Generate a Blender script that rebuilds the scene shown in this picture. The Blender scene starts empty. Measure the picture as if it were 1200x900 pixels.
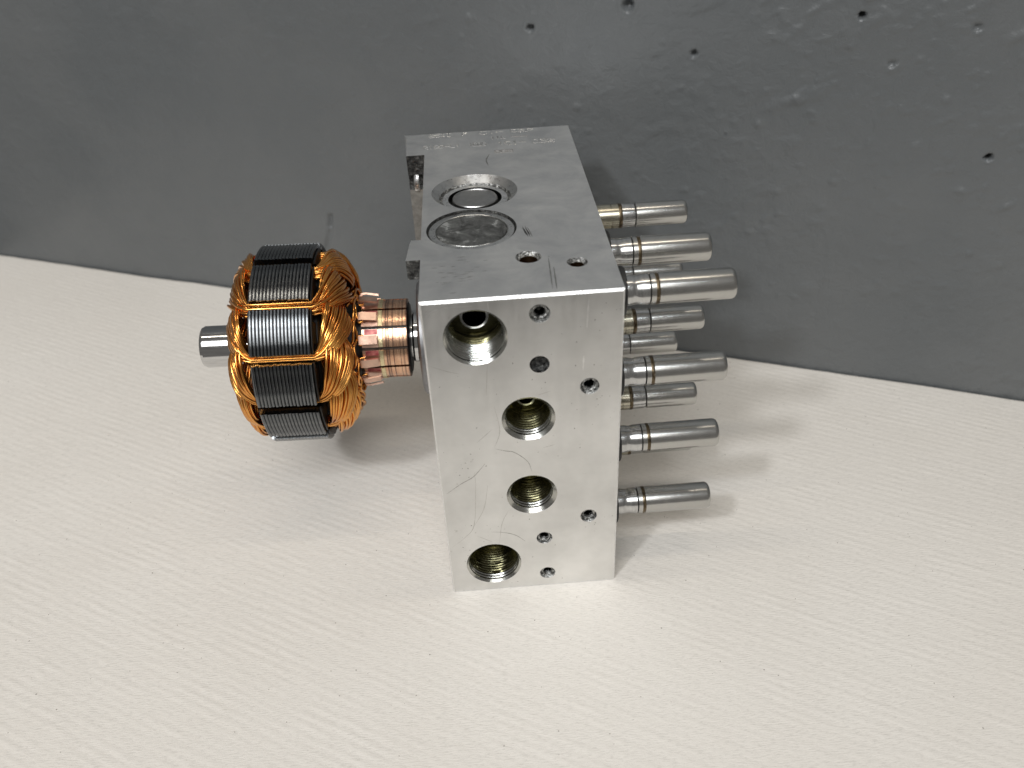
import bpy, math, random
import numpy as np
from mathutils import Vector, Matrix

random.seed(7)
S = 0.001                       # everything below is written in millimetres
scn = bpy.context.scene
COL = scn.collection
PI = math.pi

# ------------------------------------------------------------------ camera
cam_d = bpy.data.cameras.new('camera')
cam = bpy.data.objects.new('camera', cam_d)
COL.objects.link(cam)
Rr = Vector((0.99686136, -0.06673549, -0.04258879))
Rd = Vector((-0.07341516, -0.57795959, -0.81275638))
Rf = Vector((0.02962509, 0.81333209, -0.58104498))
Cpos = Vector((14.34329599, -178.05467534, 202.1796922)) * S
M = Matrix.Identity(4)
for i in range(3):
    M[i][0] = Rr[i]; M[i][1] = -Rd[i]; M[i][2] = -Rf[i]; M[i][3] = Cpos[i]
cam.matrix_world = M
cam_d.sensor_width = 36.0
cam_d.lens = 36.0 * 1023.98 / 1200.0
cam_d.clip_start = 0.005
cam_d.clip_end = 20.0
cam_d.dof.use_dof = True
cam_d.dof.focus_distance = 0.250
cam_d.dof.aperture_fstop = 16.0
scn.camera = cam

# ------------------------------------------------------------------ world, lamps, exposure
world = bpy.data.worlds.new('World')
scn.world = world
world.use_nodes = True
bg = world.node_tree.nodes['Background']
bg.inputs[0].default_value = (1.0, 0.96, 0.90, 1)
bg.inputs[1].default_value = 0.16

def area_lamp(name, loc, target, size, power, col, size_y=None, shape='DISK'):
    d = bpy.data.lights.new(name, 'AREA')
    d.shape = shape
    d.size = size
    if size_y: d.size_y = size_y
    d.energy = power
    d.color = col
    o = bpy.data.objects.new(name, d)
    COL.objects.link(o)
    o.location = loc
    o.rotation_euler = (Vector(target) - Vector(loc)).to_track_quat('-Z', 'Y').to_euler()
    return o

kd = Vector((-0.60, -0.75, 1.0)).normalized()
area_lamp('work_lamp', kd * 1.35 + Vector((0.03, 0.03, 0)), (0.03, 0.03, 0.03), 0.11, 5.2, (0.95, 0.97, 1.0))
def tube_lamp(name, loc, tilt, length, width, power, col):
    o = area_lamp(name, loc, (0, 0, 0), length, power, col, width, 'RECTANGLE')
    o.rotation_euler = (tilt, 0, 0)
tube_lamp('ceiling_tube', (0.0, 0.02, 1.75), 0.0, 1.5, 0.05, 4.6, (1.0, 0.90, 0.76))
tube_lamp('window_side_tube', (-0.1, -1.05, 1.60), math.radians(-34), 1.3, 0.05, 7.0, (0.78, 0.90, 1.0))
area_lamp('window', (-0.20, -1.15, 1.38), (0.0, 0.05, 0.05), 1.2, 15.5, (0.99, 0.98, 0.955), 0.75, 'RECTANGLE')

scn.view_settings.view_transform = 'Standard'
scn.view_settings.look = 'None'
scn.view_settings.exposure = 0.0
scn.view_settings.gamma = 1.0
scn.view_settings.use_curve_mapping = False

# ------------------------------------------------------------------ material helpers
class NT:
    def __init__(self, name):
        self.m = bpy.data.materials.new(name)
        self.m.use_nodes = True
        self.t = self.m.node_tree
        self.n = self.t.nodes
        self.b = self.n['Principled BSDF']
        self.co = self.n.new('ShaderNodeTexCoord').outputs['Object']
    def link(self, a, b): self.t.links.new(a, b)
    def mapping(self, scale, loc=(0, 0, 0), rot=(0, 0, 0)):
        mp = self.n.new('ShaderNodeMapping')
        mp.inputs['Scale'].default_value = scale
        mp.inputs['Location'].default_value = loc
        mp.inputs['Rotation'].default_value = rot
        self.link(self.co, mp.inputs['Vector'])
        return mp.outputs[0]
    def noise(self, scale, detail=3, rough=0.55, vec=None, dist=0.0):
        """scale: features per mm, or a vector for stretched grain"""
        if isinstance(scale, (tuple, list)):
            vec = self.mapping(tuple(s * 1000 for s in scale)); sc = 1.0
        else:
            vec = vec or self.mapping((1000, 1000, 1000)); sc = scale
        x = self.n.new('ShaderNodeTexNoise')
        x.inputs['Scale'].default_value = sc
        x.inputs['Detail'].default_value = detail
        x.inputs['Roughness'].default_value = rough
        x.inputs['Distortion'].default_value = dist
        self.link(vec, x.inputs['Vector'])
        return x.outputs['Fac']
    def voronoi(self, scale, feature='F1'):
        x = self.n.new('ShaderNodeTexVoronoi')
        x.feature = feature
        x.inputs['Scale'].default_value = scale
        self.link(self.mapping((1000, 1000, 1000)), x.inputs['Vector'])
        return x
    def ramp(self, fac, stops, interp='LINEAR'):
        r = self.n.new('ShaderNodeValToRGB')
        r.color_ramp.interpolation = interp
        e = r.color_ramp.elements
        while len(e) > 1: e.remove(e[-1])
        e[0].position = stops[0][0]; e[0].color = self.c(stops[0][1])
        for p, c in stops[1:]:
            k = e.new(p); k.color = self.c(c)
        self.link(fac, r.inputs[0])
        return r.outputs[0]
    @staticmethod
    def c(c):
        if isinstance(c, (int, float)): return (c, c, c, 1)
        return (c[0], c[1], c[2], 1)
    def math(self, op, a, b=None):
        x = self.n.new('ShaderNodeMath'); x.operation = op
        for i, v in enumerate((a, b)):
            if v is None: continue
            if isinstance(v, (int, float)): x.inputs[i].default_value = v
            else: self.link(v, x.inputs[i])
        return x.outputs[0]
    def mix(self, fac, a, b, blend='MIX'):
        x = self.n.new('ShaderNodeMix'); x.data_type = 'RGBA'; x.blend_type = blend
        for sock, v in ((x.inputs['Factor'], fac), (x.inputs['A'], a), (x.inputs['B'], b)):
            if isinstance(v, (int, float)) and sock.type == 'VALUE': sock.default_value = v
            elif isinstance(v, (int, float, tuple)): sock.default_value = self.c(v)
            else: self.link(v, sock)
        # the RGBA sockets of the Mix node share names with the float ones
        return x
    def mixc(self, fac, a, b, blend='MIX'):
        x = self.n.new('ShaderNodeMix'); x.data_type = 'RGBA'; x.blend_type = blend
        ins = {'f': x.inputs[0], 'a': x.inputs[6], 'b': x.inputs[7]}
        for k, v in (('f', fac), ('a', a), ('b', b)):
            if isinstance(v, (int, float)) and k == 'f': ins[k].default_value = v
            elif isinstance(v, (int, float, tuple)): ins[k].default_value = self.c(v)
            else: self.link(v, ins[k])
        return x.outputs[2]
    def bump(self, height, dist_mm, strength=1.0, normal=None):
        x = self.n.new('ShaderNodeBump')
        x.inputs['Distance'].default_value = dist_mm * S
        x.inputs['Strength'].default_value = strength
        self.link(height, x.inputs['Height'])
        if normal is not None: self.link(normal, x.inputs['Normal'])
        return x.outputs[0]
    def set(self, **kw):
        names = dict(base='Base Color', rough='Roughness', metal='Metallic', normal='Normal', coat='Coat Weight',
                     coatrough='Coat Roughness', spec='Specular IOR Level', aniso='Anisotropic', sheen='Sheen Weight')
        for k, v in kw.items():
            s = self.b.inputs[names[k]]
            if isinstance(v, tuple): s.default_value = (v[0], v[1], v[2], 1)
            elif isinstance(v, (int, float)): s.default_value = v
            else: self.link(v, s)
        return self.m

def metal(name, base, rough, grain=(0.6, 0.6, 0.6), var=0.06, bump=0.004, tint=0.12, bumpscale=2.0):
    t = NT(name)
    n = t.noise(grain, 4, 0.6)
    n2 = t.noise(bumpscale, 3)
    lo = tuple(c * (1 - tint) for c in base); hi = tuple(min(1, c * (1 + tint)) for c in base)
    col = t.ramp(n, [(0.3, lo), (0.7, hi)])
    r = t.ramp(n, [(0.25, max(0.03, rough - var)), (0.75, rough + var)])
    if bump < 0.001: return t.set(base=col, metal=1.0, rough=r)
    return t.set(base=col, metal=1.0, rough=r, normal=t.bump(n2, bump))

MAT = {}
def build_materials():
    # milled aluminium of the block
    t = NT('milled_aluminium')
    broad = t.noise(0.045, 4, 0.6)
    fine = t.noise((0.5, 0.06, 0.06), 4, 0.65)
    grit = t.noise(1.6, 3, 0.6)
    spots = t.ramp(t.noise(0.5, 2, 0.5), [(0.70, 0.0), (0.78, 1.0)])
    col = t.ramp(broad, [(0.32, (0.66, 0.66, 0.65)), (0.68, (0.86, 0.86, 0.85))])
    col = t.mixc(t.math('MULTIPLY', spots, 0.35), col, (0.42, 0.41, 0.39))
    ro = t.math('ADD', t.ramp(fine, [(0.3, 0.26), (0.7, 0.38)]), t.math('MULTIPLY', t.ramp(broad, [(0.35, 0.0), (0.7, 1.0)]), 0.08))
    nb = t.bump(grit, 0.0025)
    nb = t.bump(fine, 0.006, 1.0, nb)
    MAT['alu'] = t.set(base=col, metal=1.0, rough=ro, normal=nb)
    t = NT('sawn_aluminium_top')
    broad = t.noise(0.07, 5, 0.65, dist=0.5); fine = t.noise((0.05, 0.6, 0.1), 4, 0.65); grit = t.noise(1.6, 3, 0.6)
    col = t.ramp(broad, [(0.32, (0.68, 0.69, 0.70)), (0.66, (0.90, 0.90, 0.89))])
    MAT['alu_top'] = t.set(base=col, metal=1.0, rough=t.ramp(fine, [(0.3, 0.42), (0.7, 0.50)]), normal=t.bump(fine, 0.0015, 1.0, t.bump(grit, 0.003)))
    # bright cut edges, dimples, chips
    MAT['alu_bright'] = metal('bright_cut_aluminium', (0.90, 0.90, 0.89), 0.30, bump=0.01)
    MAT['alu_edge'] = metal('machined_chamfer', (0.90, 0.90, 0.89), 0.44, (2.5, 1, 1), 0.10, 0.10, 0.12, 2.2)
    t = NT('cast_grey_aluminium'); n = t.noise(0.5, 4, 0.7)
    MAT['cast_grey'] = t.set(base=t.ramp(n, [(0.3, (0.24, 0.23, 0.21)), (0.7, (0.40, 0.39, 0.36))]), metal=0.7, rough=0.6, normal=t.bump(n, 0.15))
    MAT['alu_ring'] = metal('turned_aluminium', (0.72, 0.72, 0.71), 0.30, bump=0.012, bumpscale=1.2)
    # rough broken, swaged aluminium
    t = NT('staked_rough_aluminium')
    n = t.noise(1.1, 5, 0.75)
    col = t.ramp(n, [(0.36, (0.05, 0.05, 0.05)), (0.48, (0.32, 0.32, 0.31)), (0.62, (0.80, 0.80, 0.78))])
    MAT['staked'] = t.set(base=col, metal=1.0, rough=0.38, normal=t.bump(n, 0.35))
    t = NT('dark_broken_aluminium')
    n = t.noise(0.9, 5, 0.75)
    col = t.ramp(n, [(0.40, (0.03, 0.03, 0.03)), (0.60, (0.13, 0.13, 0.125)), (0.75, (0.6, 0.6, 0.58))])
    MAT['broken'] = t.set(base=col, metal=0.9, rough=0.45, normal=t.bump(n, 0.6))
    # cast face of the lower plug
    t = NT('worn_cast_plug')
    n = t.noise(0.22, 5, 0.7, dist=0.6); g = t.noise(1.4, 4, 0.7)
    col = t.ramp(n, [(0.34, (0.14, 0.14, 0.135)), (0.50, (0.30, 0.30, 0.29)), (0.57, (0.38, 0.38, 0.365)), (0.62, (0.82, 0.82, 0.80))])
    MAT['cast'] = t.set(base=col, metal=1.0, rough=0.42, normal=t.bump(g, 0.10))
    MAT['plug_face'] = metal('smooth_plug_face', (0.46, 0.46, 0.455), 0.36)
    # oily threads
    t = NT('oily_olive_thread')
    n = t.noise(0.35, 4, 0.6); g = t.noise(1.8, 3, 0.6)
    col = t.ramp(n, [(0.35, (0.13, 0.122, 0.065)), (0.65, (0.27, 0.255, 0.15))])
    MAT['olive'] = t.set(base=col, metal=1.0, rough=t.ramp(g, [(0.3, 0.16), (0.7, 0.26)]), normal=t.bump(g, 0.012))
    MAT['thread'] = metal('bare_thread', (0.50, 0.50, 0.47), 0.22, bump=0.015)
    MAT['dark_hole'] = metal('dark_drilling', (0.05, 0.05, 0.045), 0.35)
    MAT['brown_hole'] = metal('brown_oily_drilling', (0.10, 0.06, 0.035), 0.35, bump=0.1)
    # steel valve stems
    MAT['satin_steel'] = metal('satin_steel', (0.54, 0.535, 0.515), 0.25, (0.5, 0.3, 0.3), 0.015, 0.0003, 0.03, 3.0)
    MAT['bright_steel'] = metal('bright_steel', (0.58, 0.58, 0.575), 0.22, (1.4, .3, .3), 0.03, 0.0006)
    MAT['yellow_steel'] = metal('heat_yellowed_steel', (0.50, 0.47, 0.38), 0.25, (1.4, .3, .3), 0.03, 0.0008)
    t = NT('brown_weld_seam')
    n = t.noise(0.8, 4, 0.7)
    col = t.ramp(n, [(0.35, (0.06, 0.045, 0.03)), (0.58, (0.17, 0.13, 0.08)), (0.75, (0.42, 0.38, 0.30))])
    MAT['weld'] = t.set(base=col, metal=0.9, rough=0.33, normal=t.bump(n, 0.08))
    t = NT('black_rubber'); MAT['rubber'] = t.set(base=(0.015, 0.015, 0.015), rough=0.5)
    t = NT('dark_groove'); MAT['groove'] = t.set(base=(0.03, 0.028, 0.025), metal=0.6, rough=0.45)
    # armature
    MAT['shaft'] = metal('ground_shaft_steel', (0.62, 0.62, 0.62), 0.11, (0.2, 1.5, 1.5), 0.04, 0.002)
    t = NT('dark_lamination_steel')
    n = t.noise(0.5, 4, 0.65); g = t.noise(2.2, 3, 0.6)
    col = t.ramp(n, [(0.35, (0.13, 0.138, 0.146)), (0.7, (0.23, 0.238, 0.245))])
    MAT['lam'] = t.set(base=col, metal=1.0, rough=t.ramp(n, [(0.3, 0.17), (0.7, 0.26)]), normal=t.bump(g, 0.006))
    t = NT('black_slot_insulation'); n = t.noise(0.9, 3)
    MAT['black'] = t.set(base=(0.010, 0.010, 0.010), rough=0.42, normal=t.bump(n, 0.08))
    t = NT('enamelled_copper')
    n = t.noise(0.10, 3, 0.6)
    col = t.ramp(n, [(0.32, (0.68, 0.27, 0.055)), (0.68, (0.93, 0.45, 0.11))])
    MAT['copper'] = t.set(base=col, metal=1.0, rough=0.22, coat=0.3, coatrough=0.08)
    # commutator bars with brush wear bands across them
    t = NT('worn_commutator_copper')
    bands = t.noise((1.35, 0.012, 0.012), 4, 0.75)
    n = t.noise(0.35, 4, 0.6)
    col = t.ramp(n, [(0.3, (0.72, 0.40, 0.25)), (0.7, (0.93, 0.62, 0.42))])
    dark = t.ramp(bands, [(0.47, 0.0), (0.56, 0.9)])
    col = t.mixc(dark, col, (0.20, 0.12, 0.10))
    MAT['bar'] = t.set(base=col, metal=1.0, rough=0.25, normal=t.bump(bands, 0.15))
    MAT['hook'] = metal('pinkish_tang_copper', (0.74, 0.50, 0.39), 0.36, bump=0.04, bumpscale=0.8)
    MAT['solder'] = metal('pale_solder', (0.80, 0.68, 0.42), 0.3, bump=0.06)
    t = NT('red_bar_varnish'); n = t.noise(0.6, 3)
    MAT['varnish'] = t.set(base=t.ramp(n, [(0.35, (0.30, 0.055, 0.06)), (0.7, (0.55, 0.20, 0.17))]), rough=0.35, metal=0.3)
    MAT['grey_boss'] = metal('grey_bearing_boss', (0.30, 0.30, 0.31), 0.45)
    MAT['scratch_dark'] = metal('dark_scratch', (0.40, 0.39, 0.38), 0.45)
    MAT['scratch_faint'] = metal('faint_scratch', (0.60, 0.59, 0.57), 0.40)
    # wall paint
    t = NT('grey_wall_paint')
    n = t.noise(0.016, 5, 0.6); g = t.noise(0.16, 5, 0.65, dist=0.4); h = t.noise(0.7, 3, 0.6)
    col = t.ramp(n, [(0.32, (0.119, 0.127, 0.131)), (0.68, (0.140, 0.146, 0.148))])
    nb = t.bump(g, 0.6)
    nb = t.bump(h, 0.08, 1.0, nb)
    MAT['wall'] = t.set(base=col, rough=t.ramp(g, [(0.3, 0.30), (0.7, 0.44)]), normal=nb, spec=0.5)
    t = NT('dark_wall_hole'); MAT['wall_mark'] = t.set(base=(0.02, 0.02, 0.02), rough=0.8)
    # paper
    t = NT('ribbed_paper')
    n = t.noise(0.012, 4, 0.6); f = t.noise((0.55, 2.6, 1.0), 4, 0.65)
    v = t.voronoi(0.30)
    fl = t.math('LESS_THAN', v.outputs['Distance'], t.math('MULTIPLY', t.noise(1.5, 2), 0.11))
    pick = t.n.new('ShaderNodeSeparateColor'); t.link(v.outputs['Color'], pick.inputs[0])
    fl = t.math('MULTIPLY', fl, t.math('GREATER_THAN', pick.outputs[0], 0.62))
    col = t.ramp(n, [(0.3, (0.765, 0.724, 0.668)), (0.7, (0.80, 0.764, 0.712))])
    col = t.mixc(t.ramp(f, [(0.32, 0.55), (0.50, 0.0)]), col, (0.60, 0.57, 0.525))
    col = t.mixc(t.math('MULTIPLY', fl, 0.75), col, (0.20, 0.17, 0.14))
    MAT['paper'] = t.set(base=col, rough=0.75, normal=t.bump(f, 0.17), spec=0.25)
    t = NT('brown_fibre'); MAT['fibre'] = t.set(base=(0.16, 0.125, 0.10), rough=0.8)
    t = NT('table_board'); n = t.noise((0.02, 0.2, 0.2), 4)
    MAT['table'] = t.set(base=t.ramp(n, [(0.3, (0.20, 0.15, 0.10)), (0.7, (0.30, 0.23, 0.16))]), rough=0.5)
build_materials()

# ------------------------------------------------------------------ mesh helpers
class MB:
    def __init__(self):
        self.v = []; self.f = []; self.mi = []
    def add(self, vs, fs, mi=0):
        o = len(self.v)
        self.v.extend(vs)
        self.f.extend([tuple(i + o for i in f) for f in fs])
        self.mi.extend([mi] * len(fs))
    def box(self, a, b, mi=0):
        x0, y0, z0 = a; x1, y1, z1 = b
        vs = [(x0,y0,z0),(x1,y0,z0),(x1,y1,z0),(x0,y1,z0),(x0,y0,z1),(x1,y0,z1),(x1,y1,z1),(x0,y1,z1)]
        self.add(vs, [(0,3,2,1),(4,5,6,7),(0,1,5,4),(1,2,6,5),(2,3,7,6),(3,0,4,7)], mi)
    def lathe(self, prof, origin, axis, n=48, cap0=False, cap1=False, mi=0, jit=None, mis=None):
        """prof: (distance along axis, radius)"""
        ax = Vector(axis).normalized()
        ref = Vector((0, 0, 1)) if abs(ax.z) < 0.9 else Vector((1, 0, 0))
        u = ax.cross(ref).normalized(); w = ax.cross(u)
        O = Vector(origin)
        vs = []
        for k, (d, r) in enumerate(prof):
            for i in range(n):
                a = 2 * PI * i / n
                dd, rr = d, r
                if jit and 0 < k < len(prof) - (0 if not cap1 else 1):
                    dd += random.uniform(-jit, jit); rr += random.uniform(-jit, jit)
                p = O + ax * dd + (u * math.cos(a) + w * math.sin(a)) * rr
                vs.append(tuple(p))
        for k in range(len(prof) - 1):
            fs = []
            for i in range(n):
                j = (i + 1) % n
                fs.append((k*n+i, k*n+j, (k+1)*n+j, (k+1)*n+i))
            if k == 0:
                base = len(self.v); self.v.extend(vs)
            self.f.extend([tuple(x + base for x in f) for f in fs])
            self.mi.extend([mis[k] if mis else mi] * n)
        if cap0:
            self.f.append(tuple(base + i for i in reversed(range(n)))); self.mi.append(mis[0] if mis else mi)
        if cap1:
            self.f.append(tuple(base + (len(prof)-1)*n + i for i in range(n))); self.mi.append(mis[-1] if mis else mi)
    def tube(self, pts, r, n=6, mi=0, cap=True):
        P = [Vector(p) for p in pts]
        T = [(P[min(i+1, len(P)-1)] - P[max(i-1, 0)]).normalized() for i in range(len(P))]
        ref = Vector((0, 0, 1)) if abs(T[0].z) < 0.9 else Vector((1, 0, 0))
        u = T[0].cross(ref).normalized()
        vs = []
        for i, p in enumerate(P):
            u = (u - T[i] * u.dot(T[i]))
            u = u.normalized() if u.length > 1e-6 else T[i].orthogonal().normalized()
            w = T[i].cross(u)
            for k in range(n):
                a = 2 * PI * k / n
                vs.append(tuple(p + (u * math.cos(a) + w * math.sin(a)) * r))
        fs = []
        for i in range(len(P) - 1):
            for k in range(n):
                j = (k + 1) % n
                fs.append((i*n+k, i*n+j, (i+1)*n+j, (i+1)*n+k))
        if cap:
            fs.append(tuple(reversed(range(n)))); fs.append(tuple((len(P)-1)*n + k for k in range(n)))
        self.add(vs, fs, mi)
    def ribbon(self, pts, wd, nrm):
        """flat thin strip along pts (already smooth), tapered at the ends"""
        P = [Vector(p) for p in pts]; N = Vector(nrm); vs = []
        for i, p in enumerate(P):
            t = (P[min(i+1, len(P)-1)] - P[max(i-1, 0)]).normalized()
            s = t.cross(N).normalized()
            k = i / (len(P) - 1)
            h = wd * 0.5 * (0.25 + 0.75 * math.sin(PI * min(max(k, 0.0), 1.0))) * random.uniform(0.6, 1.2)
            vs += [tuple(p + s * h), tuple(p - s * h)]
        self.add(vs, [(2*i, 2*i+1, 2*i+3, 2*i+2) for i in range(len(P) - 1)])
    def build(self, name, mats, parent=None, smooth=None, kind=None, label=None, loc=None):
        me = bpy.data.meshes.new(name)
        me.from_pydata([(x*S, y*S, z*S) for x, y, z in self.v], [], self.f)
        if not isinstance(mats, (list, tuple)): mats = [mats]
        for m in mats: me.materials.append(MAT[m])
        if len(mats) > 1: me.polygons.foreach_set('material_index', self.mi)
        me.validate()
        if smooth is not None:
            me.shade_smooth(); me.set_sharp_from_angle(angle=math.radians(smooth))
        me.update()
        o = bpy.data.objects.new(name, me)
        COL.objects.link(o)
        if parent is not None: o.parent = parent
        if loc: o.location = tuple(c * S for c in loc)
        if kind: o['kind'] = kind
        if label: o['label'] = label
        return o

def empty(name, loc, label, cat):
    o = bpy.data.objects.new(name, None)
    o.empty_display_size = 0.01
    COL.objects.link(o)
    o.location = tuple(c * S for c in loc)
    o['label'] = label; o['category'] = cat
    return o

def copy_tree(o, parent=None):
    c = o.copy(); COL.objects.link(c); c.parent = parent
    for ch in o.children: copy_tree(ch, c)
    return c

def spline(pts, per=8):
    """Catmull-Rom through pts"""
    P = [Vector(p) for p in pts]
    if len(P) == 2: return [P[0].lerp(P[1], i / per) for i in range(per + 1)]
    Q = [P[0]*2 - P[1]] + P + [P[-1]*2 - P[-2]]
    out = []
    for i in range(1, len(Q) - 2):
        a, b, c, d = Q[i-1:i+3]
        for k in range(per):
            t = k / per
            out.append(0.5 * ((2*b) + (c-a)*t + (2*a-5*b+4*c-d)*t*t + (3*b-a-3*c+d)*t**3))
    out.append(P[-1])
    return out

def fbm(U, V, cell, octaves=3, seed=0, gain=0.5, aniso=1.0):
    rng = np.random.RandomState(seed)
    out = np.zeros(np.broadcast(U, V).shape); amp = 1.0; tot = 0
    for o in range(octaves):
        c = cell / 2**o
        u = U / (c * aniso); v = V / c
        iu = np.floor(u).astype(int); iv = np.floor(v).astype(int)
        fu = u - iu; fv = v - iv
        fu = fu*fu*(3-2*fu); fv = fv*fv*(3-2*fv)
        n = 257; lat = rng.rand(n, n)
        g = lambda a, b: lat[a % n, b % n]
        val = (g(iu,iv)*(1-fu)+g(iu+1,iv)*fu)*(1-fv) + (g(iu,iv+1)*(1-fu)+g(iu+1,iv+1)*fu)*fv
        out += amp * (val - 0.5); tot += amp; amp *= gain
    return out / tot

def grid_object(name, X, Y, Z, mat):
    nv, nu = X.shape
    co = np.stack([X, Y, Z], -1).reshape(-1, 3).astype(np.float32) * S
    i = np.arange(nv*nu).reshape(nv, nu)
    q = np.stack([i[:-1,:-1], i[:-1,1:], i[1:,1:], i[1:,:-1]], -1).reshape(-1, 4).astype(np.int32)
    me = bpy.data.meshes.new(name)
    me.vertices.add(len(co)); me.vertices.foreach_set('co', co.ravel())
    me.loops.add(q.size); me.loops.foreach_set('vertex_index', q.ravel())
    me.polygons.add(len(q)); me.polygons.foreach_set('loop_start', np.arange(0, q.size, 4, dtype=np.int32))
    me.update(calc_edges=True); me.validate()
    me.shade_smooth()
    me.materials.append(MAT[mat])
    o = bpy.data.objects.new(name, me); COL.objects.link(o)
    return o

# ------------------------------------------------------------------ setting: wall, paper, table
TX, TY = 0.9249, -0.3805          # along the wall, to the right
NX, NY = 0.3805, 0.9249           # into the wall
W0 = 147.65
def build_setting():
    # wall with lumps and blow holes
    u = np.concatenate([np.arange(-330, -200, 1.5), np.arange(-200, 200, 0.75), np.arange(200, 331, 1.5)])
    z = np.concatenate([np.arange(-40, 148, 0.75), np.linspace(150, 700, 140)])
    U, Zg = np.meshgrid(u, z)
    right = np.clip((U + 40) / 200, 0, 1) * 0.7 + 0.3
    up = np.clip((Zg - 20) / 110, 0, 1) * 0.6 + 0.4
    h = 0.9 * fbm(U, Zg, 90, 3, 1) + 0.7 * fbm(U, Zg, 22, 3, 2, aniso=1.6)
    Ud = U*0.9 + Zg*0.44; Zd = Zg*0.9 - U*0.44
    l = np.clip(fbm(Ud, Zd, 7, 3, 3, 0.6, aniso=1.7) - 0.10, 0, 1)
    h += 3.0 * l * right * up + 0.8 * np.clip(fbm(Ud, Zd, 3.0, 2, 4, 0.6, aniso=1.4) - 0.16, 0, 1) * right * up * 3
    def pit(pu, pz, r, d, rim=0.35):
        q = np.sqrt(((U - pu) / 1.05)**2 + (Zg - pz)**2) / r
        return -d * np.clip(1 - q**3, 0, 1) + rim * np.exp(-((q - 1.25) / 0.3)**2) * (Zg < pz)
    for p in ((-18.7, 125.1, 1.4, 3.0), (90.0, 132.7, 1.15, 5), (136.3, 90.5, 1.2, 5), (123.5, 130.4, 1.3, 1.2), (39.0, 118.9, 1.1, 3.0),
              (101.5, 118.5, 1.3, 1.0), (16.0, 133.5, 2.0, 3), (-62.0, 103.0, 0.8, 0.6), (52, 92, 0.7, 1.0)):
        h += pit(*p)
    for (u0, z0), (u1, z1), dp in (((-112.6, 43.5), (-113.6, 38.5), 1.6), ((-114.0, 36), (-116.2, 31), 1.1), ((-116.8, 29.5), (-119, 24), 1.3)):
        tt = np.clip(((U-u0)*(u1-u0) + (Zg-z0)*(z1-z0)) / ((u1-u0)**2 + (z1-z0)**2), 0, 1)
        h -= dp * np.exp(-((U-u0-tt*(u1-u0))**2 + (Zg-z0-tt*(z1-z0))**2) / 0.9)
    rng = np.random.RandomState(5)
    for k in range(170):               # small paint nibs
        pu, pz, r = (190 - 260 * rng.rand()**1.6), 140 - 110 * rng.rand()**1.3, rng.uniform(0.45, 1.1)
        h += rng.uniform(0.2, 0.6) * np.exp(-(((U - pu) / 1.3)**2 + (Zg - pz)**2) / r**2)
    d = W0 - h - 0.2
    wall = grid_object('wall', TX*U + NX*d, TY*U + NY*d, Zg, 'wall')
    wall['kind'] = 'structure'
    wall['label'] = 'dark grey painted rough wall with small blow holes behind the table'
    # paper
    v = np.concatenate([np.arange(0, 250, 0.6)])
    u = np.arange(-320, 320.1, 1.1)
    U, V = np.meshgrid(u, v)
    a = math.radians(8.0)             # ribs run at a small angle to the wall
    ur = U*math.cos(a) - V*math.sin(a)*-1; vr = V*math.cos(a) - U*math.sin(a)
    warp = 0.9 * fbm(ur, vr, 50, 3, 11) + 0.7 * fbm(ur, vr, 6, 2, 17, aniso=2.0)
    ph = (vr + warp) / 2.7
    rib = 0.5 + 0.5*np.cos(2*PI*ph)
    amp = 0.30 + 2.0 * np.clip(fbm(ur, vr, 4.0, 2, 12, 0.6, aniso=2.2) + 0.10, 0, 1)
    h = 0.11 * (rib**1.4) * amp + 0.10 * fbm(ur, vr, 2.0, 2, 13, aniso=2.0)
    X = TX*U + NX*(W0 - 1.2 - V); Y = TY*U + NY*(W0 - 1.2 - V)
    far = np.clip((np.sqrt((X-24)**2*1.2 + (Y-50)**2) - 75) / 60, 0, 1)
    h = h - 0.22 + far * (2.2 * fbm(X, Y, 75, 2, 14) - 0.1)
    near = np.clip((X-60)/40, 0, 1) * np.clip((130-X)/40, 0, 1)
    h = h + 0.5 * near * fbm(X, Y, 26, 2, 15, aniso=2)
    X = X + (0.5*fbm(U, V*0, 30, 3, 16)*NX) * (V < 1)
    paper = grid_object('paper_sheet', X, Y, h, 'paper')
    sm = paper.modifiers.new('thickness', 'SOLIDIFY'); sm.thickness = 0.25 * S; sm.offset = -1
    paper['label'] = 'off-white ribbed paper sheet spread over the table under the metal block'
    paper['category'] = 'paper'
    # loose fibres and crumbs on the paper
    m = MB(); rr = random.Random(21)
    for k in range(230):
        x, y = rr.uniform(-150, 180), rr.uniform(-75, 120)
        if -3 < x < 52 and -3 < y < 116: continue
        a = rr.uniform(0, 2*PI); L = rr.choice((0.4, 0.5, 0.7, 0.9, 1.6, 2.6)); bend = rr.uniform(-.9, .9)
        i = int(np.argmin((U[0] - (x*TX + y*TY))**2)); j = int(np.argmin((V[:, 0] - (W0 - 1.2 - (x*NX + y*NY)))**2))
        zz = h[j, i] + 0.06
        P = [(x + L*(q-0.5)*math.cos(a + bend*q), y + L*(q-0.5)*math.sin(a + bend*q), zz + 0.05*math.sin(PI*q)) for q in (0, .33, .66, 1)]
        m.tube(P, 0.075 if L > 1.2 else rr.uniform(0.09, 0.19), 4)
    m.build('fibres', 'fibre', paper, 60, kind='stuff')
    # table under the paper
    m = MB()
    c = [(-330, 1.6), (330, 1.6), (330, 249), (-330, 249)]
    vs = []
    for zz in (-28, -2.6):
        for uu, vv in c:
            vs.append((TX*uu + NX*(W0 - 1.0 - vv), TY*uu + NY*(W0 - 1.0 - vv), zz))
    m.add(vs, [(0,1,2,3),(7,6,5,4),(0,4,5,1),(1,5,6,2),(2,6,7,3),(3,7,4,0)])
    m.build('tabletop', 'table', kind='structure')
build_setting()

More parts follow.
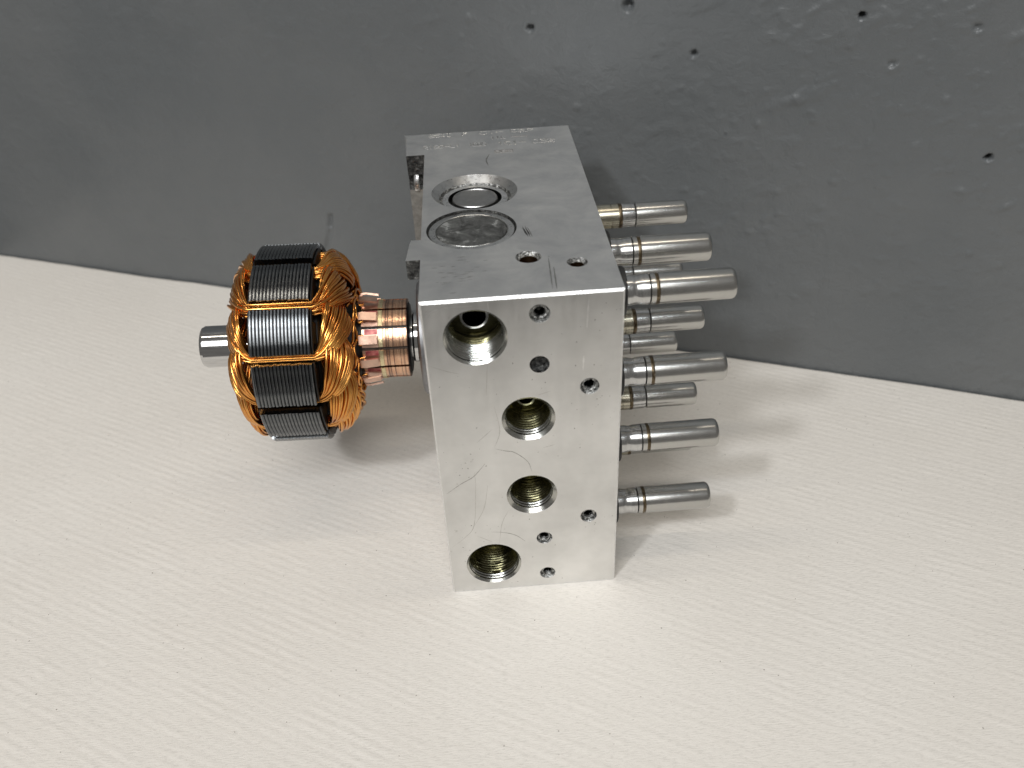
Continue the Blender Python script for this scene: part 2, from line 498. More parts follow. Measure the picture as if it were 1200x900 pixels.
# ------------------------------------------------------------------ valve block
W, D, H = 48.65, 113.85, 100.0
ZB = 0.0
block = empty('valve_block', (0, 0, ZB), 'square silver aluminium block with threaded ports and rows of steel stems on its right side', 'valve block')

def thread_profile(depth0, depth1, r, pitch=1.0, amp=0.38):
    out = []; d = depth0
    while d + pitch < depth1:
        out += [(d, r), (d + pitch*0.2, r), (d + pitch*0.5, r - amp), (d + pitch*0.80, r - amp)]
        d += pitch
    out.append((depth1, r))
    return out

# (x, z, rim radius, bore radius, bore depth, inner hole radius, kind)
PORTS = [(12.6, 89.3, 7.85, 7.2, 12.0, 3.0), (24.65, 63.5, 7.0, 6.0, 11.0, 1.9), (24.75, 37.1, 7.0, 5.9, 12.5, 1.7), (12.85, 11.0, 8.0, 7.3, 14.0, 2.0)]
PLUGS = [(28.3, 94.9, 2.55, True), (27.9, 80.3, 2.5, False), (40.45, 72.6, 2.5, True), (40.55, 27.4, 2.35, True), (27.85, 20.0, 2.3, True), (28.5, 5.4, 2.3, True)]
TOPS = [(27.35, 19.5, 3.3), (39.15, 15.0, 2.6)]
CAPS = [(15.1, 63.3, 12.6), (13.5, 38.2, 12.2)]

def build_body():
    import bmesh
    poly = [(0,0),(W,0),(W,D),(-7.0,D),(-6.3,D-3.5),(-5.9,94.8),(0,94.8),(0,33.3),(-2.6,33.3),(-3.0,31.0),(-3.7,21.8),(0,21.8)]
    bm = bmesh.new()
    lo = [bm.verts.new((x, y, 0)) for x, y in poly]
    f = bm.faces.new(lo)
    ex = bmesh.ops.extrude_face_region(bm, geom=[f])
    for e in ex['geom']:
        if isinstance(e, bmesh.types.BMVert): e.co.z = H
    bmesh.ops.recalc_face_normals(bm, faces=bm.faces[:])
    bm.edges.ensure_lookup_table()
    def pick(fn): return [e for e in bm.edges if fn(*[v.co for v in e.verts])]
    near = lambda a, b: abs(a - b) < 1e-4
    top_front = pick(lambda a, b: near(a.y,0) and near(b.y,0) and near(a.z,H) and near(b.z,H))
    sides = pick(lambda a, b: near(a.x,b.x) and near(a.y,b.y) and near(a.y,0))
    rest = pick(lambda a, b: (near(a.x,W) and near(b.x,W) and near(a.z,H) and near(b.z,H)) or (near(a.y,D) and near(b.y,D) and near(a.z,H) and near(b.z,H))
                or (near(a.y,0) and near(b.y,0) and near(a.z,0) and near(b.z,0)))
    bmesh.ops.bevel(bm, geom=top_front, offset=0.6, offset_type='OFFSET', segments=1, profile=0.5, affect='EDGES')
    bm.edges.ensure_lookup_table()
    sides = pick(lambda a, b: abs(a.x-b.x) < 1e-3 and abs(a.y-b.y) < 1e-3 and near(a.y,0) and abs(a.z-b.z) > 50 and (near(a.x,0) or near(a.x,W)))
    bmesh.ops.bevel(bm, geom=sides, offset=0.45, offset_type='OFFSET', segments=1, profile=0.5, affect='EDGES')
    for v in bm.verts: v.co *= S
    me = bpy.data.meshes.new('body'); bm.to_mesh(me); bm.free()
    me.materials.append(MAT['alu']); me.materials.append(MAT['broken']); me.materials.append(MAT['alu_edge']); me.materials.append(MAT['alu_top']); me.materials.append(MAT['cast_grey'])
    body = bpy.data.objects.new('body', me); COL.objects.link(body)
    c = MB()
    for x, z, R, r, dp, ri in PORTS: c.lathe([(-1, R), (dp + 9, R)], (x, 0, z), (0, 1, 0), 48, True, True)
    for x, z, R, dk in PLUGS: c.lathe([(-1, R), (6, R)], (x, 0, z), (0, 1, 0), 32, True, True)
    for x, y, R in TOPS: c.lathe([(-1, R), (7, R)], (x, y, H), (0, 0, -1), 32, True, True)
    for x, y, R in CAPS: c.lathe([(-1, R), (7, R)], (x, y, H), (0, 0, -1), 64, True, True)
    c.box((-12, 90, 88.5), (-0.0, 96.5, 93.5))       # notch below the rail's top
    c.box((-12, 18, -2), (0.0, 36, 94.6))            # the lug is only a few mm tall
    co = c.build('cutter', 'alu')
    bmx = bmesh.new(); bmx.from_mesh(co.data); bmesh.ops.recalc_face_normals(bmx, faces=bmx.faces[:]); bmx.to_mesh(co.data); bmx.free()
    md = body.modifiers.new('cut', 'BOOLEAN'); md.operation = 'DIFFERENCE'; md.solver = 'EXACT'; md.object = co; md.use_self = True
    dg = bpy.context.evaluated_depsgraph_get()
    res = bpy.data.meshes.new_from_object(body.evaluated_get(dg))
    body.modifiers.clear(); body.data = res
    bpy.data.objects.remove(co)
    for p in res.polygons:
        x, y, z = [k / S for k in p.center]
        if x < -0.05 and z > 88 and (p.normal.y < -0.7 or p.normal.z < -0.7) and y > 20: p.material_index = 1
        if x < -0.05 and p.normal.y < -0.7 and z < 88.4: p.material_index = 4
        if p.normal.z > 0.9 and z > 99.9: p.material_index = 3
        if y < 1.0 and abs(p.normal.y + 0.707) < 0.1: p.material_index = 2
    body.parent = block
    return body
build_body()

def build_ports():
    for k, (x, z, R, r, dp, ri) in enumerate(PORTS):
        m = MB()
        cd = R - r
        pr = [(0.0, R), (0.12, R - 0.12), (cd * 0.9, r + 0.05)]
        mis = [0, 0]
        th = thread_profile(cd * 0.9 + 0.3, dp, r, (1.05, 1.05, 1.0, 0.95)[k], (0.30, 0.24, 0.22, 0.20)[k])
        pr += th
        nlow = 7 if k == 0 else 2
        mis += [2 if i % 4 == 0 and k == 0 else 0 if i < nlow * 4 else 1 for i in range(len(th))]
        pr += [(dp + 0.2, ri + 0.75)]; mis.append(1)
        m.lathe(pr, (x, 0, z), (0, 1, 0), 48, mis=mis[:len(pr)-1], jit=0.012)
        o = m.build('threaded_port', ['thread', 'olive', 'dark_hole'], block, 30)
        # seat rim and drilling at the bottom of the port
        s = MB()
        s.lathe([(dp + 0.2, ri + 0.75), (dp - 1.8, ri + 0.60), (dp - 1.9, ri)], (x, 0, z), (0, 1, 0), 32)
        s.build('seat_rim', 'alu_bright', o, 30)
        b = MB()
        b.lathe([(dp - 1.9, ri), (dp + 8, ri)], (x, 0, z), (0, 1, 0), 32, cap1=True)
        b.build('drilling', 'dark_hole', o, 30)
    for x, z, R, dk in PLUGS:
        m = MB()
        if dk:
            m.lathe([(0, R), (0.35, R - 0.25), (0.9, R * 0.86), (0.6, R * 0.72), (0.75, R * 0.6), (1.6, R * 0.54), (3.2, R * 0.5)], (x, 0, z), (0, 1, 0), 32, jit=0.10)
            o = m.build('staked_plug', 'staked', block, 50)
            b = MB(); b.lathe([(1.5, R * 0.545), (3.6, R * 0.40), (4.0, R * 0.2)], (x, 0, z), (0, 1, 0), 24, cap1=True, jit=0.05)
            b.build('drilling', 'dark_hole', o, 40)
        else:
            m.lathe([(0, R), (0.5, R - 0.1), (1.1, R - 0.25), (1.5, R * 0.7), (1.2, R * 0.4), (1.5, R * 0.15)], (x, 0, z), (0, 1, 0), 32, cap1=True, jit=0.14)
            m.build('staked_plug', 'broken', block, 50)
    for k, (x, y, R) in enumerate(TOPS):
        m = MB()
        m.lathe([(0, R), (0.2, R - 0.12), (0.9, R * 0.84), (1.0, R * 0.70)], (x, y, H), (0, 0, -1), 32, jit=0.07)
        o = m.build('staked_plug', 'staked', block, 45)
        b = MB(); b.lathe([(1.0, R * 0.70), (2.6, R * 0.62), (4.2, R * 0.5)], (x, y, H), (0, 0, -1), 24, cap1=True, jit=0.03)
        b.build('drilling', 'brown_hole', o, 40)
    # upper cap: wide chamfer, ledge, groove, inner disc
    x, y, R = CAPS[0]
    m = MB(); m.lathe([(0, R), (0.12, R - 0.12), (1.9, R - 2.0)], (x, y, H), (0, 0, -1), 64, jit=0.02)
    o = m.build('pump_cap', 'alu_ring', block, 30, label='upper round cap with wide bevel, groove and small inner disc')
    m = MB(); m.lathe([(1.9, R - 2.0), (2.5, R - 2.2), (2.4, R - 2.9)], (x, y, H), (0, 0, -1), 64, jit=0.12)
    m.build('staked_ring', 'staked', o, 45)
    m = MB(); m.lathe([(2.4, R - 2.9), (2.25, R - 3.1), (2.25, R - 4.7)], (x, y, H), (0, 0, -1), 64)
    m.build('ledge', 'alu_bright', o, 30)
    m = MB(); m.lathe([(2.25, R - 4.7), (3.8, R - 4.8), (3.8, R - 5.9)], (x, y, H), (0, 0, -1), 64)
    m.build('groove', 'dark_hole', o, 30)
    m = MB(); m.lathe([(3.8, R - 5.9), (2.3, R - 5.95), (2.0, R - 6.15), (2.0, R - 6.45), (2.2, R - 6.6), (2.2, 0.5)], (x, y, H), (0, 0, -1), 64, cap1=True)
    m.build('inner_disc', 'plug_face', o, 30)
    # lower cap: flat ring, thin gap, worn cast disc
    x, y, R = CAPS[1]
    m = MB(); m.lathe([(0, R), (0.5, R - 0.2), (0.9, R - 0.45)], (x, y, H), (0, 0, -1), 64, jit=0.12)
    o = m.build('pump_cap', 'broken', block, 45, label='lower round cap with worn mottled grey cast face')
    m = MB(); m.lathe([(0.9, R - 0.45), (0.55, R - 0.65), (0.5, R - 2.25), (0.62, R - 2.4), (1.3, R - 2.42), (1.3, R - 2.6)], (x, y, H), (0, 0, -1), 64)
    m.build('retaining_ring', 'alu_ring', o, 30)
    m = MB(); pr = [(1.3, R - 2.6), (0.75, R - 2.65)] + [(0.6 + 0.35 * (1 - (k / 7)**2) - (0.05 if k % 2 else 0), (R - 2.7) * k / 7) for k in (6.9, 6, 5, 4, 3, 2, 1, 0.15)]
    m.lathe(pr, (x, y, H), (0, 0, -1), 64, cap1=True, jit=0.02)
    m.build('cast_disc', 'cast', o, 30)
build_ports()

def build_left_side():
    m = MB()
    m.lathe([(0, 18.0), (4.2, 18.0), (4.8, 17.4), (4.8, 9.0), (2.0, 8.8)], (0, 57, 55), (-1, 0, 0), 64, cap1=True)
    m.build('bearing_boss', 'grey_boss', block, 30)
    m = MB()                                          # stub of broken metal left in the rail's notch
    pts = [(-3.2, 95.6, 93.2), (-3.3, 94.7, 92.6), (-3.4, 94.3, 91.0), (-3.4, 94.3, 89.4), (-3.4, 94.8, 88.7)]
    m.tube(pts, 0.95, 8)
    m.build('broken_stub', 'alu_bright', block, 40)
build_left_side()

# valve stems
def seg(prof, name, mat, parent, n=40, cap0=False, cap1=False, jit=None):
    m = MB(); m.lathe(prof, (0, 0, 0), (1, 0, 0), n, cap0, cap1, jit=jit)
    return m.build(name, mat, parent, 32)

def stem_wide():
    r = 4.0
    b = seg([(10.3, r - 0.25), (10.5, r), (28.8, r), (29.4, r - 0.12), (29.85, r - 0.42), (30.05, r - 0.85), (30.1, 0.4)], 'valve_stem', 'satin_steel', block, cap1=True)
    seg([(0.0, 6.3), (1.7, 6.3), (2.0, 5.9), (2.0, 3.6)], 'seal', 'rubber', b)
    seg([(0.5, r - 0.15), (3.6, r - 0.1), (4.0, r - 0.2), (4.7, r - 0.32), (5.4, r - 0.32), (6.1, r - 0.12), (8.0, r - 0.05), (8.1, r - 0.3)], 'neck', 'bright_steel', b)
    seg([(8.05, r - 0.35), (8.35, r - 0.35)], 'groove', 'groove', b)
    seg([(8.3, r - 0.3), (8.4, r - 0.02), (9.6, r - 0.02)], 'collar', 'satin_steel', b)
    seg([(9.55, r - 0.03), (9.9, r + 0.05), (10.3, r + 0.04), (10.55, r - 0.01)], 'weld_seam', 'weld', b, jit=0.03)
    return b
def stem_slim():
    r = 3.6
    b = seg([(14.3, r - 0.3), (14.5, r - 0.02), (28.8, r), (29.4, r - 0.12), (29.8, r - 0.4), (30.0, r - 0.8), (30.05, 0.4)], 'valve_stem', 'satin_steel', block, cap1=True)
    seg([(0.0, 6.0), (1.7, 6.0), (2.0, 5.7), (2.0, 3.4)], 'seal', 'rubber', b)
    seg([(0.5, r + 0.1), (6.8, r + 0.1), (6.9, r - 0.15)], 'neck', 'yellow_steel', b)
    seg([(6.85, r - 0.2), (7.1, r - 0.2), (7.1, r + 0.08), (9.1, r + 0.08)], 'collar', 'yellow_steel', b)
    seg([(9.05, r + 0.06), (9.4, r + 0.16), (9.9, r + 0.14), (10.2, r + 0.02)], 'weld_seam', 'weld', b, jit=0.03)
    seg([(10.15, r + 0.02), (13.2, r - 0.08), (14.0, r - 0.15), (14.1, r - 0.3)], 'sleeve', 'bright_steel', b)
    seg([(14.05, r - 0.35), (14.35, r - 0.35)], 'groove', 'groove', b)
    return b

FRONT_Y, MID_Y, REAR_Y = 12.4, 36.6, 64.5
wide = stem_wide(); slim = stem_slim()
SPOTS = [(wide, FRONT_Y, 92.4), (wide, FRONT_Y, 67.3), (wide, FRONT_Y, 44.2), (wide, FRONT_Y + 0.8, 19.4),
         (wide, MID_Y, 90.6), (slim, MID_Y, 68.0), (slim, MID_Y, 40.4), (slim, MID_Y, 22.2),
         (slim, REAR_Y, 88.4), (slim, REAR_Y, 68.2), (slim, REAR_Y, 41.8)]
used = set()
for proto, y, z in SPOTS:
    o = proto if proto.name not in used else copy_tree(proto, block)
    used.add(proto.name)
    o.location = (W * S, y * S, z * S)
    o.rotation_euler = (random.uniform(0, 6.28), 0, 0)

# ------------------------------------------------------------------ scratches, a painted reflection streak and dot-peened marking
FRONT_DARK = [
 [(1.4, 39.7), (5.5, 42.9), (9.2, 45.3), (12.5, 49.5)], [(9.5, 46.8), (9.4, 40.7), (8.1, 27.3), (5.2, 22.6), (1.2, 19.0)],
 [(12.8, 41.9), (11.3, 33.5), (8.1, 26.7)], [(12.8, 24.0), (16.6, 23.3), (19.8, 21.8), (22.3, 19.2)], [(18.0, 31.8), (16.0, 27.0), (14.8, 19.2)],
 [(8.8, 22.7), (12.8, 20.0)], [(0.7, 82.2), (5.2, 80.1), (8.0, 79.2)], [(16.0, 68.4), (17.0, 60.2), (15.2, 54.5)], [(27.3, 71.0), (30.5, 71.9)],
 [(15.0, 81.4), (14.2, 72.2)], [(10.8, 56.9), (15.1, 61.0)], [(15.4, 54.4), (18.2, 53.4), (20.6, 52.6), (23.9, 49.2), (25.0, 45.4)], [(28.1, 53.5), (31.4, 54.4)]]
FRONT_LIGHT = [[(0.9, 95.7), (3.1, 97.6), (6.8, 98.3), (12.6, 98.2)], [(16.1, 99.2), (16.2, 96.8)], [(40.0, 98.0), (39.6, 90.0)], [(38.9, 81.9), (38.7, 77.6)]]  # final pair paints a reflection streak as bright strips; the others are scratches
TOP_DARK = [[(32.3, 18.4), (31.7, 2.4)], [(33.1, 13.3), (32.7, 2.2)], [(20.8, 91.8), (19.6, 87.1), (20.0, 82.3)]]
TOP_LIGHT = [[(32.1, 19.0), (33.3, 18.8)], [(35.6, 8.2), (39.0, 8.4)], [(40.5, 4.9), (42.1, 4.5)], [(27.6, 1.6), (32.9, 1.3)], [(26.8, 38.2), (30.5, 38.6)]]
def scratches_and_glints():
    bold = {0, 3, 11}
    for name, mat, sel in (('scratch', 'scratch_dark', lambda i: i in bold), ('scratch', 'scratch_faint', lambda i: i not in bold)):
        m = MB()
        for i, l in enumerate(FRONT_DARK):
            if sel(i): m.ribbon([(p.x, -0.012, p.z) for p in spline([(x, 0, z) for x, z in l], 10)], 0.22 if i in bold else 0.18, (0, -1, 0))
        if 'dark' in mat:
            for l in TOP_DARK: m.ribbon([(p.x, p.y, H + 0.012) for p in spline([(x, y, 0) for x, y in l], 8)], 0.55 if len(l) > 2 else 0.40, (0, 0, 1))
            for q in range(9):
                xo = random.uniform(-1.0, 1.0)
                m.ribbon([(27.9 + xo, 37.8 - random.uniform(0, 2.5), H + 0.012), (28.2 + xo, 35.5, H + 0.012), (28.6 + xo, 33, H + 0.012), (28.9 + xo, 30.6 + random.uniform(0, 1.5), H + 0.012)], 0.30, (0, 0, 1))
            for k in range(34):      # fine rubbed lines on the front left of the top
                x, y = random.gauss(9, 3.6), random.gauss(13, 4.5)
                if not (1 < x < 22 and 1.5 < y < 24): continue
                L = random.uniform(0.8, 2.8)
                m.ribbon([(x, y, H + 0.012), (x + L/2, y + random.uniform(-.08, .08), H + 0.012), (x + L, y, H + 0.012)], random.uniform(0.14, 0.26), (0, 0, 1))
            for k in range(110):     # little dents and dirt specks
                x, z = random.uniform(1, W - 1), random.uniform(2, 98)
                if k % 3 == 0:
                    cx, cz, sg = random.choice(((7, 49, 2.5), (43, 92, 3), (44, 70, 2), (42.5, 25, 1.5), (8, 24, 2.5)))
                    x = min(max(random.gauss(cx, sg), 1), W - 1); z = random.gauss(cz, sg)
                if any((x-p[0])**2 + (z-p[1])**2 < (p[2] + .4)**2 for p in PORTS + [q[:3] for q in PLUGS]): continue
                r = random.choice((0.10, 0.12, 0.16, 0.22))
                a = random.uniform(0, PI)
                m.ribbon([(x - math.cos(a)*r, -0.014, z - math.sin(a)*r), (x, -0.014, z), (x + math.cos(a)*r, -0.014, z + math.sin(a)*r)], r * 1.5, (0, -1, 0))
        o = m.build(name, mat, block)
        o['kind'] = 'stuff'
    m = MB()
    for i, l in enumerate(FRONT_LIGHT):
        m.ribbon([(p.x, -0.016, p.z) for p in spline([(x, 0, z) for x, z in l], 10)], 0.20 if i < 2 else 0.45, (0, -1, 0))
    for l in TOP_LIGHT: m.ribbon([(p.x, p.y, H + 0.016) for p in spline([(x, y, 0) for x, y in l], 6)], 0.35, (0, 0, 1))
    o = m.build('scratch', 'alu_bright', block); o['kind'] = 'stuff'  # light scratches together with the painted reflection streak
scratches_and_glints()

FONT = {
 '8': '01110 10001 10001 01110 10001 10001 01110', 'S': '01111 10000 10000 01110 00001 00001 11110', 'I': '01110 00100 00100 00100 00100 00100 01110',
 '1': '00100 01100 00100 00100 00100 00100 00100', 'F': '11111 10000 10000 11110 10000 10000 10000', 'P': '11110 10001 10001 11110 10000 10000 10000',
 'C': '01111 10000 10000 10000 10000 10000 01111', 'T': '11111 00100 00100 00100 00100 00100 00100', '0': '01110 10001 10001 10001 10001 10001 01110',
 'A': '01110 10001 10001 11111 10001 10001 10001', 'B': '11110 10001 10001 11110 10001 10001 11110', 'O': '01110 10001 10001 10001 10001 10001 01110',
 'L': '10000 10000 10000 10000 10000 10000 11111', 'D': '11110 10001 10001 10001 10001 10001 11110', '-': '00000 00000 00000 11111 00000 00000 00000',
 '2': '01110 10001 00001 00110 01000 10000 11111', '3': '11110 00001 00001 01110 00001 00001 11110', '6': '01110 10000 10000 11110 10001 10001 01110', ' ': ' '.join(['00000'] * 7)}
def marking(text, x0, x1, yc, hgt, mat, r):
    m = MB(); n = len(text); adv = (x1 - x0) / max(n - 0.25, 1)
    for k, ch in enumerate(text):
        for j, row in enumerate(FONT[ch].split()):
            for i, b in enumerate(row):
                if b == '1':
                    x = x0 + k*adv + i * adv * 0.78 / 4; y = yc + hgt * (0.5 - j / 6)
                    # raised burr round each peened dot
                    m.lathe([(-0.01, r * 1.45), (0.11, r * 0.9), (0.09, r * 0.2)], (x, y, H), (0, 0, 1), 6, cap1=True)
    return m.build('peened_marking', mat, block, 60)
marking('8SII', 1.4, 8.6, 112.0, 2.6, 'alu_bright', 0.24)
marking('F', 12.6, 14.4, 112.0, 2.6, 'alu_bright', 0.24)
marking('C1-', 18.4, 26.2, 112.0, 2.6, 'alu_bright', 0.24)
marking('03P', 29.0, 36.3, 112.0, 2.6, 'alu_bright', 0.25)
marking('A1BO-L1', -0.4, 11.4, 101.3, 2.8, 'alu_ring', 0.20)
marking('1COS', 14.4, 19.9, 101.2, 2.6, 'plug_face', 0.20)
marking('1C1-', 24.0, 32.8, 101.0, 2.8, 'alu_ring', 0.22)
marking('032', 35.6, 42.4, 101.0, 2.9, 'alu_bright', 0.26)
marking('11L', 21.9, 26.6, 106.4, 2.0, 'plug_face', 0.18)
marking('---', 29.0, 34.0, 106.4, 2.0, 'scratch_dark', 0.20)
marking('888', 22.7, 28.3, 93.7, 2.2, 'scratch_dark', 0.20)

# ------------------------------------------------------------------ motor armature
YA, ZA = 57.0, 55.0
arm = empty('motor_armature', (0, YA, ZA), 'copper wound motor armature with commutator sticking out of the block on its steel shaft', 'motor armature')
arm.rotation_euler = (0, math.radians(1.65), 0)
PITCH = 2 * PI / 12
TOOTH0 = math.radians(38.0)
def cyl(x, r, a): return (x, -math.cos(a) * r, math.sin(a) * r)

def build_armature():
    XL, XR = -51.3, -34.4
    m = MB()
    m.lathe([(0, 5.6), (0.25, 6.1), (1.1, 6.5), (44, 6.5), (45, 6.5), (73, 6.5)], (-72.6, 0, 0), (1, 0, 0), 64, cap0=True)
    m.build('shaft', 'shaft', arm, 25)
    # laminations
    R = 30.6
    def outline(dr):
        pts = []
        for k in range(12):
            a0 = TOOTH0 + k * PITCH
            hw = math.radians(12.5)
            def stem(r, s):
                return (r, s * math.asin(3.1 / r))
            left = [(14.6, -PITCH/2 * 0.96), stem(14.9, -1), stem(26.8, -1), (28.4, -hw), (R - dr, -hw + 0.004)]
            arc = [(R - dr, -hw + 0.004 + (2*hw - 0.008) * i / 10) for i in range(1, 10)]
            right = [(R - dr, hw - 0.004), (28.4, hw), stem(26.8, 1), stem(14.9, 1)]
            pts += [(r, a0 + a) for r, a in left + arc + right]
        return pts
    def lamination(th, ch, rr=0.0):
        m = MB(); n = len(outline(0)); vs = []
        for x, dr in ((0, ch + rr), (ch, rr), (th - ch, rr), (th, ch + rr)):
            vs += [cyl(x, r, a) for r, a in outline(dr)]
        fs = []
        for k in range(3):
            for i in range(n):
                j = (i + 1) % n
                fs.append((k*n+i, k*n+j, (k+1)*n+j, (k+1)*n+i))
        fs.append(tuple(reversed(range(n)))); fs.append(tuple(3*n + i for i in range(n)))
        m.add(vs, fs)
        return m
    N = 17; pitch = (XR - XL) / N
    first = lamination(pitch - 0.05, 0.26).build('lamination', 'lam', arm, 25)
    for k in range(N):
        o = first if k == 0 else first.copy()
        if k: COL.objects.link(o); o.parent = arm
        o.location = ((XL + k * pitch) * S, random.uniform(-.03, .03) * S, random.uniform(-.03, .03) * S)
        o.rotation_euler = (random.uniform(-.003, .003), 0, 0)
    e = lamination(0.5, 0.2, 1.3)
    a = e.build('end_insulator', 'black', arm, 25, loc=(XL - 0.55, 0, 0))
    b = a.copy(); COL.objects.link(b); b.parent = arm; b.location = ((XR + 0.05) * S, 0, 0)
    # black sleeve under the windings
    m = MB()
    m.lathe([(XL - 5.2, 6.5), (XL - 5.0, 11), (XL - 3.4, 18), (XL - 0.8, 22), (XR + 0.8, 22), (XR + 3.6, 18.5), (XR + 6.0, 13.0), (-23.5, 11.5), (-22.5, 6.5)], (0, 0, 0), (1, 0, 0), 48)
    m.build('insulation_sleeve', 'black', arm, 40)
    # coils: twelve bundles, each starting high in one slot and ending low four slots on
    rng = random.Random(3)
    for k in range(12):
        m = MB()
        s0 = TOOTH0 + PITCH / 2 + k * PITCH
        span = 4 * PITCH
        NW = 27
        for w in range(NW):
            lay = w / (NW - 1)
            layer = w % 2
            ra = (27.0 if layer else 25.4) + (2.3 if k == 0 and w % 7 == 3 else 1.2 if k == 11 and w % 9 == 4 else 0) + rng.uniform(-0.6, 0.4)
            wob = [rng.uniform(-1, 1) for q in range(4)]
            off = (0.85 if layer else 1.3) * (1 - 2 * lay) + rng.uniform(-0.25, 0.25)
            aa = s0 + off / ra
            rb = rng.uniform(15.5, 21.0); ab = s0 + span + rng.uniform(-1.3, 1.3) / rb
            sm = lambda a, b, x: (lambda q: q*q*(3-2*q))(min(max((x - a) / (b - a), 0.0), 1.0))
            def end_turn(sign, bx, rmin, n=30):
                smax = 0.22 + 0.78 * lay ** 0.9 + rng.uniform(-0.035, 0.035)
                smax = min(max(smax, 0.06), 1.0)
                lift = (0.45 if layer else -0.35) + rng.uniform(-0.18, 0.18)
                rise = 0.24 + 0.03 * lay + rng.uniform(-0.012, 0.012)
                out = []
                for i in range(n + 1):
                    t = i / n
                    up = 1 - (1 - min(1.0, t / (1.75 * rise))) ** 1.8
                    s = smax * up * (1 - sm(0.72, 1.0, t))
                    th = s * PI / 2
                    x = bx * math.sin(th) ** 0.9; r0 = 28.7 - (28.7 - rmin) * (1 - math.cos(th)) ** 0.85
                    nx, nr = math.sin(th), math.cos(th)
                    af = t ** (1.0 + 0.45 * lay)
                    dep = 6.6 * sm(0.19, 0.56, af) - lift * sm(0, 0.2, t)
                    k0 = 1 - sm(0, 0.16, t)
                    x = x - nx * dep + 0.5 * sm(0, .06, t) * (1 - sm(.9, 1, t))
                    wv = (wob[0] * math.sin(5*t + 6*wob[1]) + 0.6 * wob[2] * math.sin(9*t + 6*wob[3])) * sm(0, .12, t)
                    r = r0 + (ra - 28.7) * k0 - nr * dep + 0.22 * wv * nr
                    x += 0.28 * wv * (nx + 0.4)
                    k1 = sm(0.72, 1.0, t)
                    r = max(r * (1 - k1) + rb * k1, rmin - 1.5)
                    ang = aa + (ab - aa) * (t ** (1.0 + 0.45 * lay))
                    xe = (XR + 0.6) if sign > 0 else (XL - 0.6)
                    out.append(cyl(xe + sign * max(x, 0.0), r, ang))
                return out
            right = end_turn(1, 8.7, 15.8)
            left = end_turn(-1, 7.8, 12.5)
            loop = list(reversed(left)) + right
            m.tube(loop, 0.45, 7, cap=False)
        m.build('coil', 'copper', arm, 60)
    # commutator
    m = MB()
    m.lathe([(-24.5, 6.6), (-24.4, 11.2), (-8.6, 11.4), (-8.0, 10.6), (-8.0, 6.5)], (0, 0, 0), (1, 0, 0), 48)
    m.build('commutator_core', 'black', arm, 30)
    m = MB()
    m.lathe([(0, 6.55), (0, 7.4), (0.6, 7.8), (1.6, 7.8), (2.0, 7.2), (6.0, 7.2)], (-7.4, 0, 0), (1, 0, 0), 48)
    m.build('shaft_collar', 'shaft', arm, 30)
    g0 = TOOTH0 + PITCH / 2 - math.radians(5.0)
    def sector(m, x0, x1, r0, r1, a0, a1, n=8, mi=0, bev=0.12):
        vs = []
        prof = [(x0, r0), (x0, r1 - bev), (x0 + bev, r1), (x1 - bev, r1), (x1, r1 - bev), (x1, r0)]
        for i in range(n + 1):
            a = a0 + (a1 - a0) * i / n
            vs += [cyl(x, r, a) for x, r in prof]
        q = len(prof); fs = []
        for i in range(n):
            for j in range(q - 1):
                fs.append((i*q+j, i*q+j+1, (i+1)*q+j+1, (i+1)*q+j))
        fs.append(tuple(range(q))); fs.append(tuple(reversed([n*q + j for j in range(q)])))
        m.add(vs, fs, mi)
    gap = math.radians(2.1)
    ac = (g0 + PITCH / 2)
    m = MB(); sector(m, -19.0, -8.5, 10.6, 12.3, -PITCH/2 + gap, PITCH/2 - gap)
    bar = m.build('commutator_bar', 'bar', arm, 25)
    m = MB(); sector(m, -22.3, -17.2, 10.6, 12.35, -PITCH/2 + gap, PITCH/2 - gap)
    m.build('bar_root', 'hook', bar, 25)
    m = MB(); sector(m, -17.3, -15.9, 12.0, 12.5, -PITCH/2 + gap*1.1, PITCH/2 - gap*1.1)
    m.build('solder_band', 'solder', bar, 25)
    m = MB(); sector(m, -21.4, -17.4, 12.0, 12.42, 0.09, PITCH/2 - gap*1.2)
    m.build('varnish_patch', 'varnish', bar, 25)
    m = MB()                                          # tang folded back over the wire
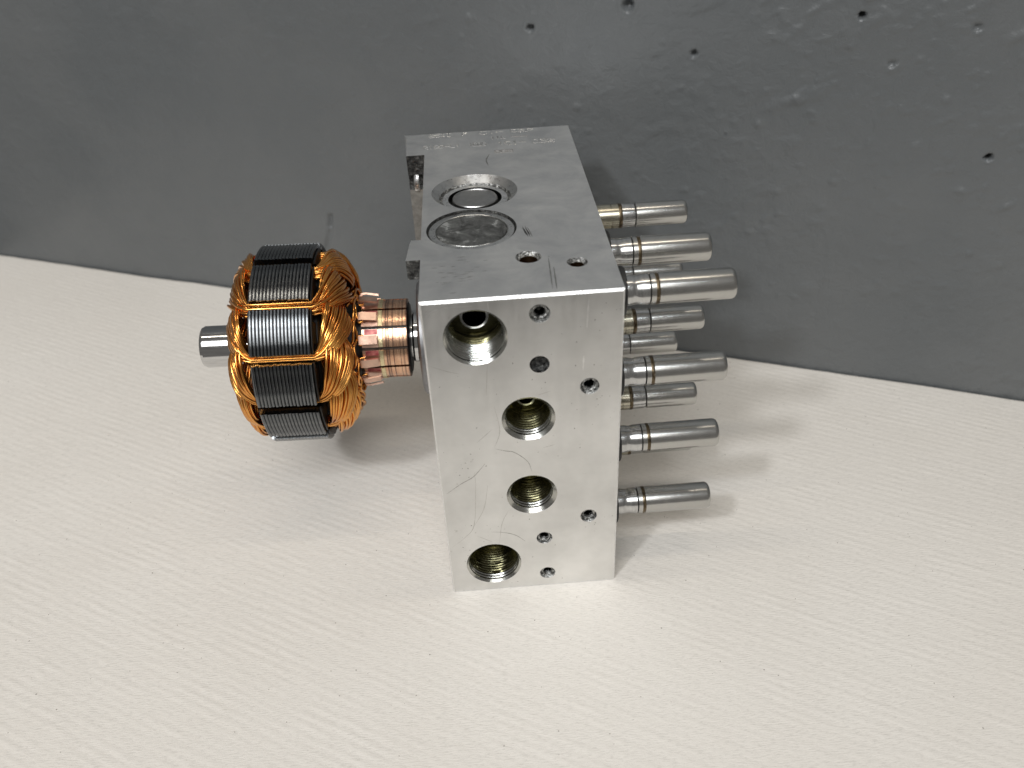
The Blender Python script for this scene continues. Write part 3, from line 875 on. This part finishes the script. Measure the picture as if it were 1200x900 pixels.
    path = [(-21.4, 12.2), (-22.5, 12.4), (-23.1, 13.1), (-22.6, 13.9), (-21.4, 14.1), (-19.5, 13.75), (-17.5, 13.45)]
    vs = []
    for (x, r) in path:
        for dr in (0.0, 0.62):
            for y in (-1.35, 1.35):
                a = math.asin(y / (r + dr)) - 0.03
                vs.append(cyl(x - (0.3 if dr and x < -22.4 else 0), r + dr, a))
    fs = []
    for i in range(len(path) - 1):
        b = 4*i; c = 4*(i+1)
        fs += [(b, b+1, c+1, c), (b+2, c+2, c+3, b+3), (b, c, c+2, b+2), (b+1, b+3, c+3, c+1)]
    fs += [(0, 2, 3, 1), (4*len(path)-4, 4*len(path)-3, 4*len(path)-1, 4*len(path)-2)]
    m.add(vs, fs)
    m.build('tang', 'hook', bar, 40)
    for k in range(12):
        o = bar if k == 0 else copy_tree(bar, arm)
        # rotate about the shaft so that cyl(0 deg) turns to the bar's own angle
        o.rotation_euler = (-(ac + k * PITCH), 0, 0)
    # lead wires looping from the coils round each tang
    for k in range(12):
        m = MB(); c = ac + k * PITCH
        j = lambda q: rng.uniform(-q, q)
        d1 = j(.12)
        p = [cyl(-21.6, 13.05, c + 0.07), cyl(-23.2, 13.3, c + 0.05), cyl(-23.7 + j(.2), 14.8 + j(.3), c - 0.06 + j(.04)), cyl(-24.0 + j(.3), 16.2 + j(.4), c - 0.24 + d1),
             cyl(-23.9 + j(.3), 16.4 + j(.4), c - 0.44 + d1), cyl(-24.4 + j(.3), 15.6, c - 0.62 + d1), cyl(-26.5, 14.5, c - 0.80 + d1)]
        m.tube(spline(p, 6), 0.40, 7)
        p = [cyl(-21.6, 13.05, c - 0.10), cyl(-22.9, 13.1, c - 0.13), cyl(-23.4 + j(.2), 14.2 + j(.3), c + 0.02 + j(.04)), cyl(-24.0 + j(.2), 15.6 + j(.4), c + 0.18 + d1), cyl(-26.8, 14.4, c + 0.34 + d1)]
        m.tube(spline(p, 6), 0.40, 7)
        m.build('lead_wire', 'copper', arm, 60)
build_armature()
